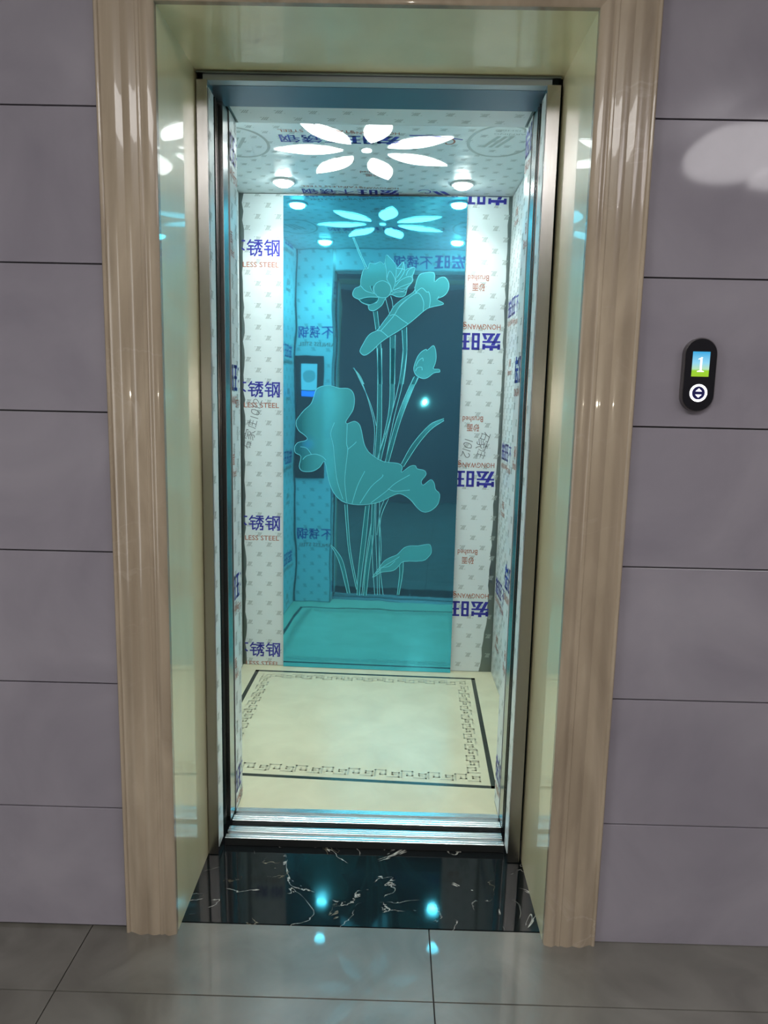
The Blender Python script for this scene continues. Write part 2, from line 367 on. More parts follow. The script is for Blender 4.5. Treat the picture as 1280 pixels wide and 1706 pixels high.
FILLS = {'flower': [(-0.0436, 1.789), (-0.0241, 1.7954), (-0.018, 1.8163), (0.0058, 1.8145), (0.0273, 1.823), (0.0448, 1.8129), (0.0505, 1.8502), (0.0703, 1.8359), (0.0924, 1.8113), (0.0958, 1.7969), (0.1055, 1.8053), (0.1245, 1.8241), (0.1305, 1.791), (0.1446, 1.7974), (0.1725, 1.8019), (0.1647, 1.7728), (0.1638, 1.7582), (0.1612, 1.7415), (0.1528, 1.7309), (0.1432, 1.7183), (0.1393, 1.7015), (0.1344, 1.6888), (0.1216, 1.6815), (0.0998, 1.6821), (0.0736, 1.6901), (0.0522, 1.6742), (0.0417, 1.6539), (0.0311, 1.6411), (0.0052, 1.6238), (-0.0159, 1.6269), (-0.0214, 1.6445), (-0.0302, 1.6486), (-0.0479, 1.656), (-0.0612, 1.6684), (-0.081, 1.6774), (-0.0877, 1.69), (-0.0836, 1.7048), (-0.075, 1.7154), (-0.0555, 1.724), (-0.0538, 1.7492)], 'rolled': [(-0.0524, 1.4521), (-0.0491, 1.4672), (-0.0384, 1.4867), (-0.0235, 1.5127), (-0.0062, 1.5301), (0.0199, 1.5433), (0.0455, 1.5778), (0.071, 1.6121), (0.0877, 1.6419), (0.1218, 1.6719), (0.1688, 1.7019), (0.1767, 1.7271), (0.1845, 1.7564), (0.2012, 1.7774), (0.2528, 1.7813), (0.2561, 1.7448), (0.275, 1.7596), (0.2964, 1.764), (0.3119, 1.7496), (0.3178, 1.7289), (0.3113, 1.7038), (0.2947, 1.6868), (0.2692, 1.6739), (0.2965, 1.6584), (0.2872, 1.6511), (0.2399, 1.6399), (0.2144, 1.6248), (0.1847, 1.599), (0.1506, 1.5709), (0.1076, 1.5404), (0.0644, 1.5141), (0.0298, 1.4879), (0.0039, 1.4617), (-0.0222, 1.4418), (-0.0389, 1.4385)], 'bud': [(0.2601, 1.4832), (0.2694, 1.4663), (0.2735, 1.4321), (0.2691, 1.4062), (0.2631, 1.3867), (0.2873, 1.3849), (0.2899, 1.3733), (0.2659, 1.3694), (0.2401, 1.3495), (0.2183, 1.3447), (0.1915, 1.3572), (0.1799, 1.3786), (0.1815, 1.4002), (0.1937, 1.4349), (0.2106, 1.4567), (0.23, 1.4677), (0.2323, 1.4614), (0.2451, 1.4723)], 'leaf': [(-0.2503, 1.2574), (-0.2399, 1.2888), (-0.2136, 1.3038), (-0.1766, 1.3066), (-0.1396, 1.297), (-0.1026, 1.2967), (-0.0813, 1.2816), (-0.073, 1.2507), (-0.0776, 1.2089), (-0.0957, 1.1772), (-0.1087, 1.1559), (-0.1032, 1.1455), (-0.0742, 1.1567), (-0.0528, 1.1467), (-0.0418, 1.1207), (-0.0303, 1.0682), (-0.0192, 1.042), (0.0026, 1.016), (0.0564, 0.9855), (0.1204, 0.9792), (0.141, 0.9637), (0.1374, 0.9396), (0.1739, 0.9672), (0.1977, 0.9705), (0.206, 0.9574), (0.238, 0.9503), (0.245, 0.9318), (0.2261, 0.9046), (0.2346, 0.8861), (0.2658, 0.911), (0.2822, 0.8954), (0.2884, 0.8688), (0.3077, 0.8478), (0.3011, 0.8046), (0.2701, 0.7739), (0.2382, 0.7676), (0.2109, 0.7857), (0.1777, 0.8226), (0.1344, 0.8457), (0.0972, 0.8339), (0.0494, 0.8082), (-0.0095, 0.794), (-0.0687, 0.7923), (-0.1229, 0.806), (-0.1612, 0.8456), (-0.1833, 0.9043), (-0.2002, 0.979), (-0.2215, 0.9543), (-0.2536, 0.9347), (-0.2968, 0.9336), (-0.313, 0.9546), (-0.3051, 0.9977), (-0.3294, 1.0131), (-0.3337, 1.029), (-0.3321, 1.0423), (-0.3188, 1.0586), (-0.2866, 1.0674), (-0.2775, 1.0782), (-0.2921, 1.0937), (-0.3136, 1.1091), (-0.3254, 1.1299), (-0.327, 1.1457), (-0.3217, 1.1616), (-0.2925, 1.199), (-0.2634, 1.2258)], 'small': [(0.0202, 0.4647), (0.0342, 0.4885), (0.0483, 0.5087), (0.0717, 0.5414), (0.1001, 0.5596), (0.1286, 0.5727), (0.1566, 0.6029), (0.185, 0.6136), (0.2184, 0.6147), (0.2611, 0.6233), (0.2756, 0.6165), (0.2794, 0.5874), (0.2676, 0.5675), (0.2395, 0.547), (0.1582, 0.5418), (0.1347, 0.519), (0.1112, 0.4985), (0.0583, 0.4893), (0.0393, 0.4763)]}
LINES = [[(0.0505, 1.8502), (0.0467, 1.8253), (0.0541, 1.7839), (0.057, 1.7506), (0.0728, 1.7257), (0.0777, 1.7006)], [(0.095, 1.7927), (0.092, 1.7385), (0.0798, 1.7028)], [(0.0548, 1.7506), (0.0671, 1.7861), (0.0885, 1.7593), (0.092, 1.7385)], [(0.0958, 1.7969), (0.1296, 1.791), (0.1111, 1.7554), (0.0941, 1.7427)], [(0.1245, 1.8241), (0.1188, 1.793), (0.098, 1.7594)], [(0.1367, 1.7683), (0.1469, 1.7912), (0.1725, 1.8019), (0.1647, 1.7707), (0.1412, 1.7621)], [(0.0923, 1.7239), (0.1113, 1.7471), (0.1454, 1.7642), (0.1638, 1.7582), (0.1612, 1.7415), (0.1248, 1.7264), (0.0862, 1.7091)], [(0.0862, 1.707), (0.1034, 1.7136), (0.1294, 1.7139), (0.1528, 1.7318)], [(0.0799, 1.6986), (0.1036, 1.7073), (0.1253, 1.7055), (0.1432, 1.7183)], [(0.0736, 1.6901), (0.0994, 1.7009), (0.1393, 1.7023)], [(-0.0534, 1.7241), (-0.0312, 1.7034), (0.0126, 1.6914)], [(-0.0612, 1.6684), (-0.0264, 1.6782), (0.0216, 1.6789)], [(-0.0479, 1.656), (-0.0128, 1.648), (0.0175, 1.662), (0.0225, 1.678)], [(-0.0214, 1.6445), (-0.0084, 1.6489), (0.0176, 1.6578)], [(-0.0142, 1.7246), (-0.0051, 1.7037), (0.0149, 1.6872)], [(0.0011, 1.7248), (-0.0008, 1.708), (0.0104, 1.6913)], [(0.0376, 1.7462), (0.0595, 1.7381), (0.072, 1.7215), (0.0733, 1.7006), (0.0607, 1.6815), (0.039, 1.677), (0.0171, 1.683), (0.0046, 1.6997), (0.0033, 1.7206), (0.0139, 1.7375), (0.0376, 1.7462)], [(0.0522, 1.6742), (0.0616, 1.6415), (0.071, 1.6099)], [(0.0737, 1.6838), (0.0807, 1.6629), (0.0844, 1.6355)], [(0.095, 1.6124), (0.1138, 1.6465), (0.1478, 1.6764), (0.1819, 1.6979), (0.1994, 1.6897), (0.2133, 1.6605), (0.2122, 1.6247)], [(0.1775, 1.6978), (0.2029, 1.7191), (0.225, 1.7026), (0.2337, 1.7027), (0.2411, 1.6735), (0.2378, 1.6399)], [(0.0712, 1.6036), (0.0929, 1.6082), (0.1239, 1.5875), (0.1506, 1.5709)], [(0.02, 1.5412), (0.0375, 1.5393), (0.0688, 1.5142)], [(0.0332, 1.5392), (0.0631, 1.5738), (0.0886, 1.6039), (0.1096, 1.638), (0.1478, 1.6764)], [(0.1725, 1.7228), (0.1796, 1.702)], [(0.2692, 1.6739), (0.2774, 1.6866)], [(0.0009, 1.6195), (0.0068, 1.5856), (0.0133, 1.5453)], [(0.0183, 1.6219), (0.0234, 1.5859), (0.0276, 1.5541)], [(0.019, 1.477), (0.0241, 1.3973), (0.0275, 1.317)], [(0.0364, 1.488), (0.0414, 1.3976), (0.0453, 1.3174)], [(0.0753, 1.5165), (0.0772, 1.4156), (0.0789, 1.318)], [(0.097, 1.5253), (0.0983, 1.416), (0.0997, 1.3184)], [(0.125, 1.545), (0.1318, 1.451), (0.1257, 1.3776), (0.1165, 1.3188)], [(0.1443, 1.5581), (0.148, 1.4513), (0.1426, 1.3736), (0.136, 1.3192)], [(-0.0911, 1.9188), (-0.062, 1.8531), (-0.0327, 1.7912)], [(-0.0846, 1.9189), (-0.0555, 1.8532), (-0.0263, 1.7933)], [(0.1828, 1.3527), (0.1682, 1.3198)], [(0.2005, 1.3487), (0.1881, 1.3202)], [(-0.081, 1.3845), (-0.0561, 1.3524), (-0.0355, 1.3158)], [(-0.081, 1.3845), (-0.0517, 1.3525), (-0.0324, 1.3158)], [(0.1882, 1.396), (0.1985, 1.4178), (0.2157, 1.431), (0.2183, 1.4182)], [(0.1866, 1.3744), (0.195, 1.3897), (0.2125, 1.3922), (0.215, 1.3793)], [(-0.1591, 1.1495), (-0.1746, 1.1018), (-0.1633, 1.0491), (-0.1544, 0.9641), (-0.1428, 0.8893), (-0.1176, 0.8143)], [(-0.1032, 1.1455), (-0.1047, 1.0611), (-0.0991, 1.0348), (-0.1061, 0.9653), (-0.1105, 0.8901), (-0.1002, 0.8012)], [(-0.0991, 1.0348), (-0.0727, 1.0566), (-0.0622, 1.0685)], [(-0.0769, 0.7964), (-0.0539, 0.8755), (-0.0228, 0.9408)], [(-0.0419, 0.7974), (0.0052, 0.8717), (0.0526, 0.916), (0.0555, 0.9278)], [(0.0066, 0.8015), (0.07, 0.852), (0.1119, 0.8908), (0.1749, 0.9299)], [(0.0804, 0.8657), (0.1127, 0.8559), (0.1767, 0.863)], [(-0.297, 0.9845), (-0.2809, 1.001), (-0.2434, 1.0099), (-0.2111, 1.0), (-0.1948, 0.9844)], [(-0.308, 1.0403), (-0.2811, 1.0356), (-0.2595, 1.0095)], [(0.0228, 1.4682), (0.0259, 1.3148), (0.0263, 1.159), (0.0198, 1.0059)], [(0.041, 1.4686), (0.0448, 1.2635), (0.0459, 1.1069), (0.0376, 0.9946)], [(0.0774, 1.4692), (0.0798, 1.3159), (0.0734, 1.1809), (0.0323, 0.9929)], [(0.0982, 1.4696), (0.0976, 1.3162), (0.0927, 1.2126), (0.0457, 0.9879)], [(0.1319, 1.4701), (0.1196, 1.3373), (0.089, 1.1917), (0.0595, 1.0888), (0.0322, 1.0009)], [(0.149, 1.4704), (0.133, 1.3221), (0.0999, 1.1763), (0.0671, 0.9858)], [(0.1793, 1.3487), (0.14, 1.2552), (0.1057, 1.1503), (0.0645, 0.9804)], [(0.1975, 1.349), (0.1536, 1.2347), (0.1218, 1.1402), (0.0805, 0.9797)], [(0.3151, 1.1769), (0.2841, 1.1658), (0.2481, 1.1431), (0.1819, 1.0628), (0.1364, 0.9769)], [(0.3154, 1.1681), (0.259, 1.1277), (0.2032, 1.058), (0.1463, 0.9639)], [(-0.0776, 1.3848), (-0.0233, 1.2776), (0.0042, 1.2107), (0.0241, 1.138)], [(-0.0776, 1.3848), (-0.0398, 1.3187), (-0.0066, 1.2261), (0.0164, 1.1273), (0.0133, 1.011)], [(-0.1101, 0.791), (-0.1017, 0.7019), (-0.0879, 0.5755), (-0.0515, 0.4061)], [(-0.0981, 0.7913), (-0.0921, 0.7022), (-0.0793, 0.5758), (-0.0479, 0.4237)], [(-0.1704, 0.6023), (-0.1507, 0.5735), (-0.1259, 0.5152), (-0.0926, 0.3872)], [(-0.1704, 0.6072), (-0.1436, 0.5811), (-0.1115, 0.5255), (-0.0805, 0.3876)], [(-0.0169, 0.7865), (-0.0312, 0.6409), (-0.0454, 0.4784), (-0.0487, 0.3813)], [(-0.0003, 0.7917), (-0.0128, 0.6317), (-0.0307, 0.4689), (-0.0365, 0.3792)], [(0.0106, 0.7198), (-0.0064, 0.5977), (-0.0188, 0.4793), (-0.0269, 0.382)], [(0.0115, 0.7969), (0.007, 0.6567), (-0.0121, 0.5091), (-0.0195, 0.3798)], [(0.0234, 0.7996), (0.0213, 0.6571), (0.0048, 0.5097), (-0.0064, 0.3803)], [(0.0141, 0.6569), (0.0203, 0.5102), (0.0314, 0.3841)], [(0.029, 0.8022), (0.0309, 0.6574), (0.0386, 0.5108), (0.0435, 0.3846)], [(0.0447, 0.805), (0.0462, 0.6579), (0.0531, 0.5113), (0.0692, 0.3855)], [(0.0461, 0.7354), (0.0558, 0.6095), (0.0549, 0.5409)], [(0.0846, 0.8229), (0.0598, 0.7647), (0.0491, 0.7065), (0.0476, 0.5407), (0.0532, 0.3849)], [(0.1394, 0.523), (0.1406, 0.4748), (0.1321, 0.3877)], [(0.1558, 0.5393), (0.1548, 0.4852), (0.1403, 0.388)], [(0.0658, 0.8176), (0.0479, 0.7643), (0.0357, 0.6576)], [(0.0344, 0.4811), (0.0627, 0.5116), (0.1101, 0.5427), (0.1384, 0.5633)], [(0.0579, 0.5115), (0.0915, 0.5175), (0.1197, 0.543)], [(-0.0436, 1.789), (-0.0241, 1.7954), (-0.018, 1.8163), (0.0058, 1.8145), (0.0273, 1.823), (0.0448, 1.8129), (0.0505, 1.8502), (0.0703, 1.8359), (0.0924, 1.8113), (0.0958, 1.7969), (0.1055, 1.8053), (0.1245, 1.8241), (0.1305, 1.791), (0.1446, 1.7974), (0.1725, 1.8019), (0.1647, 1.7728), (0.1638, 1.7582), (0.1612, 1.7415), (0.1528, 1.7309), (0.1432, 1.7183), (0.1393, 1.7015), (0.1344, 1.6888), (0.1216, 1.6815), (0.0998, 1.6821), (0.0736, 1.6901), (0.0522, 1.6742), (0.0417, 1.6539), (0.0311, 1.6411), (0.0052, 1.6238), (-0.0159, 1.6269), (-0.0214, 1.6445), (-0.0302, 1.6486), (-0.0479, 1.656), (-0.0612, 1.6684), (-0.081, 1.6774), (-0.0877, 1.69), (-0.0836, 1.7048), (-0.075, 1.7154), (-0.0555, 1.724), (-0.0538, 1.7492), (-0.0436, 1.789)], [(-0.0524, 1.4521), (-0.0491, 1.4672), (-0.0384, 1.4867), (-0.0235, 1.5127), (-0.0062, 1.5301), (0.0199, 1.5433), (0.0455, 1.5778), (0.071, 1.6121), (0.0877, 1.6419), (0.1218, 1.6719), (0.1688, 1.7019), (0.1767, 1.7271), (0.1845, 1.7564), (0.2012, 1.7774), (0.2528, 1.7813), (0.2561, 1.7448), (0.275, 1.7596), (0.2964, 1.764), (0.3119, 1.7496), (0.3178, 1.7289), (0.3113, 1.7038), (0.2947, 1.6868), (0.2692, 1.6739), (0.2965, 1.6584), (0.2872, 1.6511), (0.2399, 1.6399), (0.2144, 1.6248), (0.1847, 1.599), (0.1506, 1.5709), (0.1076, 1.5404), (0.0644, 1.5141), (0.0298, 1.4879), (0.0039, 1.4617), (-0.0222, 1.4418), (-0.0389, 1.4385), (-0.0524, 1.4521)], [(0.2601, 1.4832), (0.2694, 1.4663), (0.2735, 1.4321), (0.2691, 1.4062), (0.2631, 1.3867), (0.2873, 1.3849), (0.2899, 1.3733), (0.2659, 1.3694), (0.2401, 1.3495), (0.2183, 1.3447), (0.1915, 1.3572), (0.1799, 1.3786), (0.1815, 1.4002), (0.1937, 1.4349), (0.2106, 1.4567), (0.23, 1.4677), (0.2323, 1.4614), (0.2451, 1.4723), (0.2601, 1.4832)], [(-0.2503, 1.2574), (-0.2399, 1.2888), (-0.2136, 1.3038), (-0.1766, 1.3066), (-0.1396, 1.297), (-0.1026, 1.2967), (-0.0813, 1.2816), (-0.073, 1.2507), (-0.0776, 1.2089), (-0.0957, 1.1772), (-0.1087, 1.1559), (-0.1032, 1.1455), (-0.0742, 1.1567), (-0.0528, 1.1467), (-0.0418, 1.1207), (-0.0303, 1.0682), (-0.0192, 1.042), (0.0026, 1.016), (0.0564, 0.9855), (0.1204, 0.9792), (0.141, 0.9637), (0.1374, 0.9396), (0.1739, 0.9672), (0.1977, 0.9705), (0.206, 0.9574), (0.238, 0.9503), (0.245, 0.9318), (0.2261, 0.9046), (0.2346, 0.8861), (0.2658, 0.911), (0.2822, 0.8954), (0.2884, 0.8688), (0.3077, 0.8478), (0.3011, 0.8046), (0.2701, 0.7739), (0.2382, 0.7676), (0.2109, 0.7857), (0.1777, 0.8226), (0.1344, 0.8457), (0.0972, 0.8339), (0.0494, 0.8082), (-0.0095, 0.794), (-0.0687, 0.7923), (-0.1229, 0.806), (-0.1612, 0.8456), (-0.1833, 0.9043), (-0.2002, 0.979), (-0.2215, 0.9543), (-0.2536, 0.9347), (-0.2968, 0.9336), (-0.313, 0.9546), (-0.3051, 0.9977), (-0.3294, 1.0131), (-0.3337, 1.029), (-0.3321, 1.0423), (-0.3188, 1.0586), (-0.2866, 1.0674), (-0.2775, 1.0782), (-0.2921, 1.0937), (-0.3136, 1.1091), (-0.3254, 1.1299), (-0.327, 1.1457), (-0.3217, 1.1616), (-0.2925, 1.199), (-0.2634, 1.2258), (-0.2503, 1.2574)], [(0.0202, 0.4647), (0.0342, 0.4885), (0.0483, 0.5087), (0.0717, 0.5414), (0.1001, 0.5596), (0.1286, 0.5727), (0.1566, 0.6029), (0.185, 0.6136), (0.2184, 0.6147), (0.2611, 0.6233), (0.2756, 0.6165), (0.2794, 0.5874), (0.2676, 0.5675), (0.2395, 0.547), (0.1582, 0.5418), (0.1347, 0.519), (0.1112, 0.4985), (0.0583, 0.4893), (0.0393, 0.4763), (0.0202, 0.4647)]]

# ------------------------------------------------------------------ landing: walls, floor, ceiling
XL, XR, YB, ZC = -2.4, 2.9, -4.2, 2.6           # lobby extents
JL, JR, ZS = -.479, .376, 1.99                  # stone reveal faces left, right, soffit
CL, CR = -.598, .4965                           # outer edges of the moulded casing
def tile_rows(bm, x0, x1, z_first, zmin, zmax, gap=.0028):
    box(bm, x0, x1, .008, .02, zmin, zmax, 1)
    k = -1
    while True:
        a, b = z_first+k*.3+gap/2, z_first+(k+1)*.3-gap/2
        k += 1
        if a > zmax: break
        if b < zmin+.01: continue
        box(bm, x0, x1, 0, .012, max(a, zmin), min(b, zmax), 0, .0009)
bm = bmesh.new()
tile_rows(bm, XL, CL+.02, .305, 0, ZC); tile_rows(bm, CR-.02, XR, .2995, 0, ZC)
tile_rows(bm, CL+.02, CR-.02, .302, 2.04, ZC)
struct(obj('wall_front', bm, [m_tile, m_grout]))
for nm, d in (('wall_left', (XL-.05, XL, YB, .02, 0, ZC)), ('wall_right', (XR, XR+.05, YB, .02, 0, ZC)), ('wall_back', (XL, XR, YB-.05, YB, 0, ZC))):
    struct(boxo(nm, d, m_plain))
struct(boxo('ceiling', (XL, XR, YB, .02, ZC, ZC+.05), m_white))
bm = bmesh.new()
box(bm, XL, XR, YB, .02, -.05, -.006, 1)
ty = [.025, -.184, -.984, -1.784, -2.584, -3.384, YB]
tx = [XL, -2.279, -1.482, -.685, .112, .909, 1.706, 2.503, XR]
for i in range(len(ty)-1):
    for j in range(len(tx)-1):
        box(bm, tx[j]+.0012, tx[j+1]-.0012, ty[i+1]+.0012, ty[i]-.0012, -.012, 0, 0, .0006)
struct(obj('floor', bm, [m_floor, m_grout]))
# invented window, out of view, added to go with the left fill light
bm = bmesh.new(); box(bm, XL-.01, XL+.012, -2.5, -1.3, .3, 2.1, 0); w1 = struct(obj('added_window_1', bm, m_fill_pane))
bm = bmesh.new()
for d in ((-2.55, -2.5, .25, 2.15), (-1.3, -1.25, .25, 2.15), (-1.92, -1.88, .3, 2.1), (-2.5, -1.3, .25, .3), (-2.5, -1.3, 2.1, 2.15)):
    box(bm, XL, XL+.03, *d, 0)
obj('added_window_frame', bm, m_white, w1)

# ------------------------------------------------------------------ moulded casing and stone reveal
PROF = [(0, 0), (0, .012), (.02, .017), (.06, .0195), (.105, .0235), (.135, .0245), (.165, .0235), (.205, .019), (.225, .0165), (.24, .0165), (.25, .0185), (.275, .0205), (.30, .0205), (.312, .018),
        (.33, .018), (.37, .0215), (.415, .024), (.44, .0245), (.47, .0235), (.52, .020), (.548, .0175), (.556, .0168), (.564, .0175), (.60, .020), (.65, .0235), (.68, .0245), (.71, .0235), (.77, .019), (.83, .014), (.88, .0105), (.905, .0095),
        (.915, .0095), (.922, .0125), (.945, .0155), (.97, .0155), (.99, .0125), (1, .008), (1, 0)]
PROF = [(f, p if p < .004 else .0155+(p-.0165)*.6) for f, p in PROF]
def casing(name, side):
    bm = bmesh.new(); rows = []
    wl, wr = JL-CL, CR-JR
    for f, p in PROF:
        xl, xr, zt = JL-f*wl, JR+f*wr, ZS+f*.12
        if side == 'L': rows.append([(xl, -p, 0), (xl, -p, zt)])
        elif side == 'R': rows.append([(xr, -p, 0), (xr, -p, zt)])
        else: rows.append([(xl, -p, zt), (xr, -p, zt)])
    V = [[bm.verts.new(c) for c in r] for r in rows]
    for a, b in zip(V, V[1:]): bm.faces.new((a[0], b[0], b[1], a[1]))
    for k in (0, 1): bm.faces.new([r[k] for r in V])
    bm.faces.new((V[0][0], V[0][1], V[-1][1], V[-1][0]))
    bmesh.ops.recalc_face_normals(bm, faces=bm.faces[:])
    o = obj(name, bm, m_casing)
    for p in o.data.polygons: p.use_smooth = len(p.vertices) == 4
    try: o.data.set_sharp_from_angle(angle=.6)
    except Exception: pass
    return struct(o)
casing('trim_1', 'L'); casing('trim_2', 'R'); casing('trim_3', 'T')
struct(boxo('trim_4', (JL-.025, JL, .0, .29, 0, ZS+.025), m_jamb))
struct(boxo('trim_5', (JR, JR+.025, .0, .29, 0, ZS+.025), m_jamb))
struct(boxo('trim_6', (JL, JR, .0, .29, ZS, ZS+.025), m_jamb))

# ------------------------------------------------------------------ threshold, landing door frame, sill, doors
bm = bmesh.new()
tv = [bm.verts.new((x, y, z)) for x in (JL, JR) for y, z in ((.0265, -.03), (.0265, .0005), (.3132, .0095), (.3132, -.03))]
for fidx in ((0, 1, 2, 3), (7, 6, 5, 4), (0, 4, 5, 1), (1, 5, 6, 2), (2, 6, 7, 3), (3, 7, 4, 0)): bm.faces.new([tv[i] for i in fidx])
bmesh.ops.recalc_face_normals(bm, faces=bm.faces[:])
th = obj('threshold', bm, m_black)
tag(th, 'glossy black marble threshold slab with white veins in front of the lift', 'threshold')

FL0, FL1, FR0, FR1 = -.4765, -.450, .337, .3685
fr = empty('door_frame', (0, .29, 0), 'slim brushed steel door frame set inside the stone reveal', 'door frame')
def frame_post(x0, x1, inner, sgn):
    o = keep(boxo('post', (x0, x1,   .27, .325, .0095, 1.9695), m_steel, None, .0012), fr)
    sh = Sheet((.274, .322, .03, 1.955)); film_print(sh, .20, .42 if sgn > 0 else .25, 5, logos=False)
    base = jag(.274, .322, .03, 1.955, .006 if sgn > 0 else 0, .006 if sgn < 0 else 0)
    sh.build('protective_film', (lambda u, v, n: Vector((inner+sgn*(.001+n), u if sgn > 0 else .596-u, v))), FILM, o, base)
    return o
frame_post(FL0, FL1, FL1, 1); frame_post(FR0, FR1, FR0, -1)
keep(boxo('header', (FL0, FR1, .27, .304, 1.9838, 1.988), m_dsteel, None, .0008), fr)
keep(boxo('header_fascia', (FL1-.012, FR0+.012, .278, .304, 1.9705, 1.9835), m_satin), fr)
keep(boxo('header_soffit', (FL0, FR1, .3045, .424, 1.970, 1.988), m_header), fr)

def extrude_x(name, x0, x1, prof, m, parent=None):
    bm = bmesh.new()
    a = [bm.verts.new((x0, y, z)) for y, z in prof]; b = [bm.verts.new((x1, y, z)) for y, z in prof]
    n = len(prof)
    for i in range(n): bm.faces.new((a[i], a[(i+1) % n], b[(i+1) % n], b[i]))
    bm.faces.new(a[::-1]); bm.faces.new(b)
    bmesh.ops.recalc_face_normals(bm, faces=bm.faces[:])
    return obj(name, bm, m, parent)
def ribs(y0, y1, z, n, d=.0008):
    out = []
    for i in range(n):
        a = y0+(y1-y0)*i/n; b = y0+(y1-y0)*(i+1)/n; g = (b-a)*.18
        out += [(a, z-d), (a+g, z), (b-g, z), (b, z-d)]
    return out
ls = extrude_x('landing_sill', -.4425, .3335, [(.3135, 0.001), (.3135, .031)] + ribs(.314, .333, .032, 2) + [(.3335, .018), (.344, .018), (.3445, .031)] + ribs(.345, .371, .032, 3) + [(.3715, .031), (.3715, 0.001)], m_alu)
tag(ls, 'ribbed aluminium landing sill with a guide groove above the black threshold', 'door sill')
boxo('apron', (-.4425, .3335, .3125, .3134, .0102, .0300), m_dark, ls)

def door_leaf(name, x0, x1, y0, y1, edge_at, label):
    t = empty(name, ((x0+x1)/2, (y0+y1)/2, .036), label, 'lift door', 'lift door leaves')
    keep(boxo('panel', (x0, x1, y0, y1, .036, 1.968), m_glass), t)
    e0, e1 = (x1, x1+.004) if edge_at > 0 else (x0-.004, x0)
    keep(boxo('edge_trim', (e0, e1, y0+.007, y0+.009, .036, 1.968), m_steel), t)
    return t
door_leaf('landing_door', -.88, -.4615, .332, .350, 1, 'open landing door leaf of dark glass showing its edge behind the left post')
door_leaf('landing_door', .3475, .77, .332, .350, -1, 'open landing door leaf of dark glass showing its edge behind the right post')
door_leaf('car_door', -.88, -.456, .364, .382, 1, 'open lift car door leaf of dark glass in the left gap')
door_leaf('car_door', .344, .77, .364, .382, -1, 'open lift car door leaf of dark glass in the right gap')
# lift shaft walls around the car (only dark gaps show)
for nm, d in (('wall_shaft_left', (-1.0, -.96, .30, 1.85, -.1, 2.3)), ('wall_shaft_right', (.86, .90, .30, 1.85, -.1, 2.3)), ('wall_shaft_back', (-.96, .86, 1.80, 1.85, -.1, 2.3))):
    struct(boxo(nm, d, m_grout))

# ------------------------------------------------------------------ lift car
X0, X1, Y0, ZF, ZT = -.668, .473, .54, .03, 2.095
car = empty('elevator_car', (-.1, 1.1, .0), 'open lift car with film-covered walls and a cream stone floor', 'elevator')
TH = math.radians(1.0); C1, S1 = math.cos(TH), math.sin(TH)
def backpt(u, v, n):
    n += .0015
    return Vector((-.098+u*C1 - n*S1, 1.627-u*S1 - n*C1, v))
bm = bmesh.new(); prism(bm, [(-.575, ZF-.03), (.575, ZF-.03), (.575, ZT), (-.575, ZT)], lambda u, v, n: backpt(u, v, n-.0315), .03)
bw = keep(obj('back_wall', bm, m_dsteel), car)
lw = keep(boxo('side_wall', (X0-.03, X0, .45, 1.655, ZF-.03, ZT), m_dsteel), car)
rw = keep(boxo('side_wall', (X1, X1+.03, .45, 1.65, ZF-.03, ZT), m_dsteel), car)

DIGITS = {'1': [[(0, .5), (.02, -.5)]], '0': [[(.25, .5), (-.1, .45), (-.25, .1), (-.2, -.35), (0, -.5), (.2, -.3), (.3, .1), (.2, .5)]], '2': [[(-.28, .25), (-.1, .5), (.2, .42), (.22, .1), (-.3, -.45), (.0, -.4), (.35, -.5)]]}
def pen_digits(sh, u, v, du, dv, rot, size=.036):
    c, s_ = math.cos(rot), math.sin(rot)
    for i, ch in enumerate('1012'):
        for st in DIGITS[ch]:
            q = [(a*size, b_*size) for a, b_ in smooth_path(st, 3)]
            sh.ribbon([(u+i*du+c*x-s_*y, v+i*dv+s_*x+c*y) for x, y in q], .0024, 4, 3)
# film on the back wall: upright on the left of the mirror, upside down on the right
sh = Sheet((-.562, -.30, ZF+.002, ZT-.003))
for k in range(1): film_print(sh, -.798, .072+.0, 5)
# hand-written note running up the film
for ch, x, z, sz in (('石', -.545, 1.042, .034), ('家', -.534, 1.088, .048), ('庄', -.522, 1.135, .040)):
    sh.text(ch, x-sz*.45, x+sz*.45, z-sz/2, z+sz/2, 4, -.012, PI/2-.25, 3)
pen_digits(sh, -.513, 1.163, .005, .0225, PI/2-.3)
sh.build('protective_film', backpt, FILM, bw, jag(-.5615, -.30, ZF+.002, ZT-.003, .010, 0))
sh = Sheet((-.562, -.30, -ZT+.003, -ZF-.002))
film_print(sh, -.546, -1.541, 6)
for ch, x, z, sz in (('石', .498, 1.103, .040), ('家', .486, 1.066, .050), ('庄', .485, 1.026, .040)):
    sh.text(ch, -x-sz*.45, -x+sz*.45, -z-sz/2, -z+sz/2, 4, -.012, PI/2-.3, 3)
pen_digits(sh, -.428, -1.085, .004, .021, PI/2-.3)
def rotpt(f): return lambda u, v, n: f(-u, -v, n)
out = []
for i in range(57):
    z = ZF+.002+(ZT-.005-ZF)*i/56
    e = .561 if z > 1.3 else .561-(1.3-z)*.017
    if z < .3: e -= (.3-z)*.075
    out.append((-(e-random.random()*.007), -z))
base = [(-.30, -ZF-.002), (-.30, -ZT+.003)] + out[::-1]
sh.rect = (-.556, -.30, -ZT+.003, -ZF-.002)
sh.build('protective_film', rotpt(backpt), FILM, bw, base)

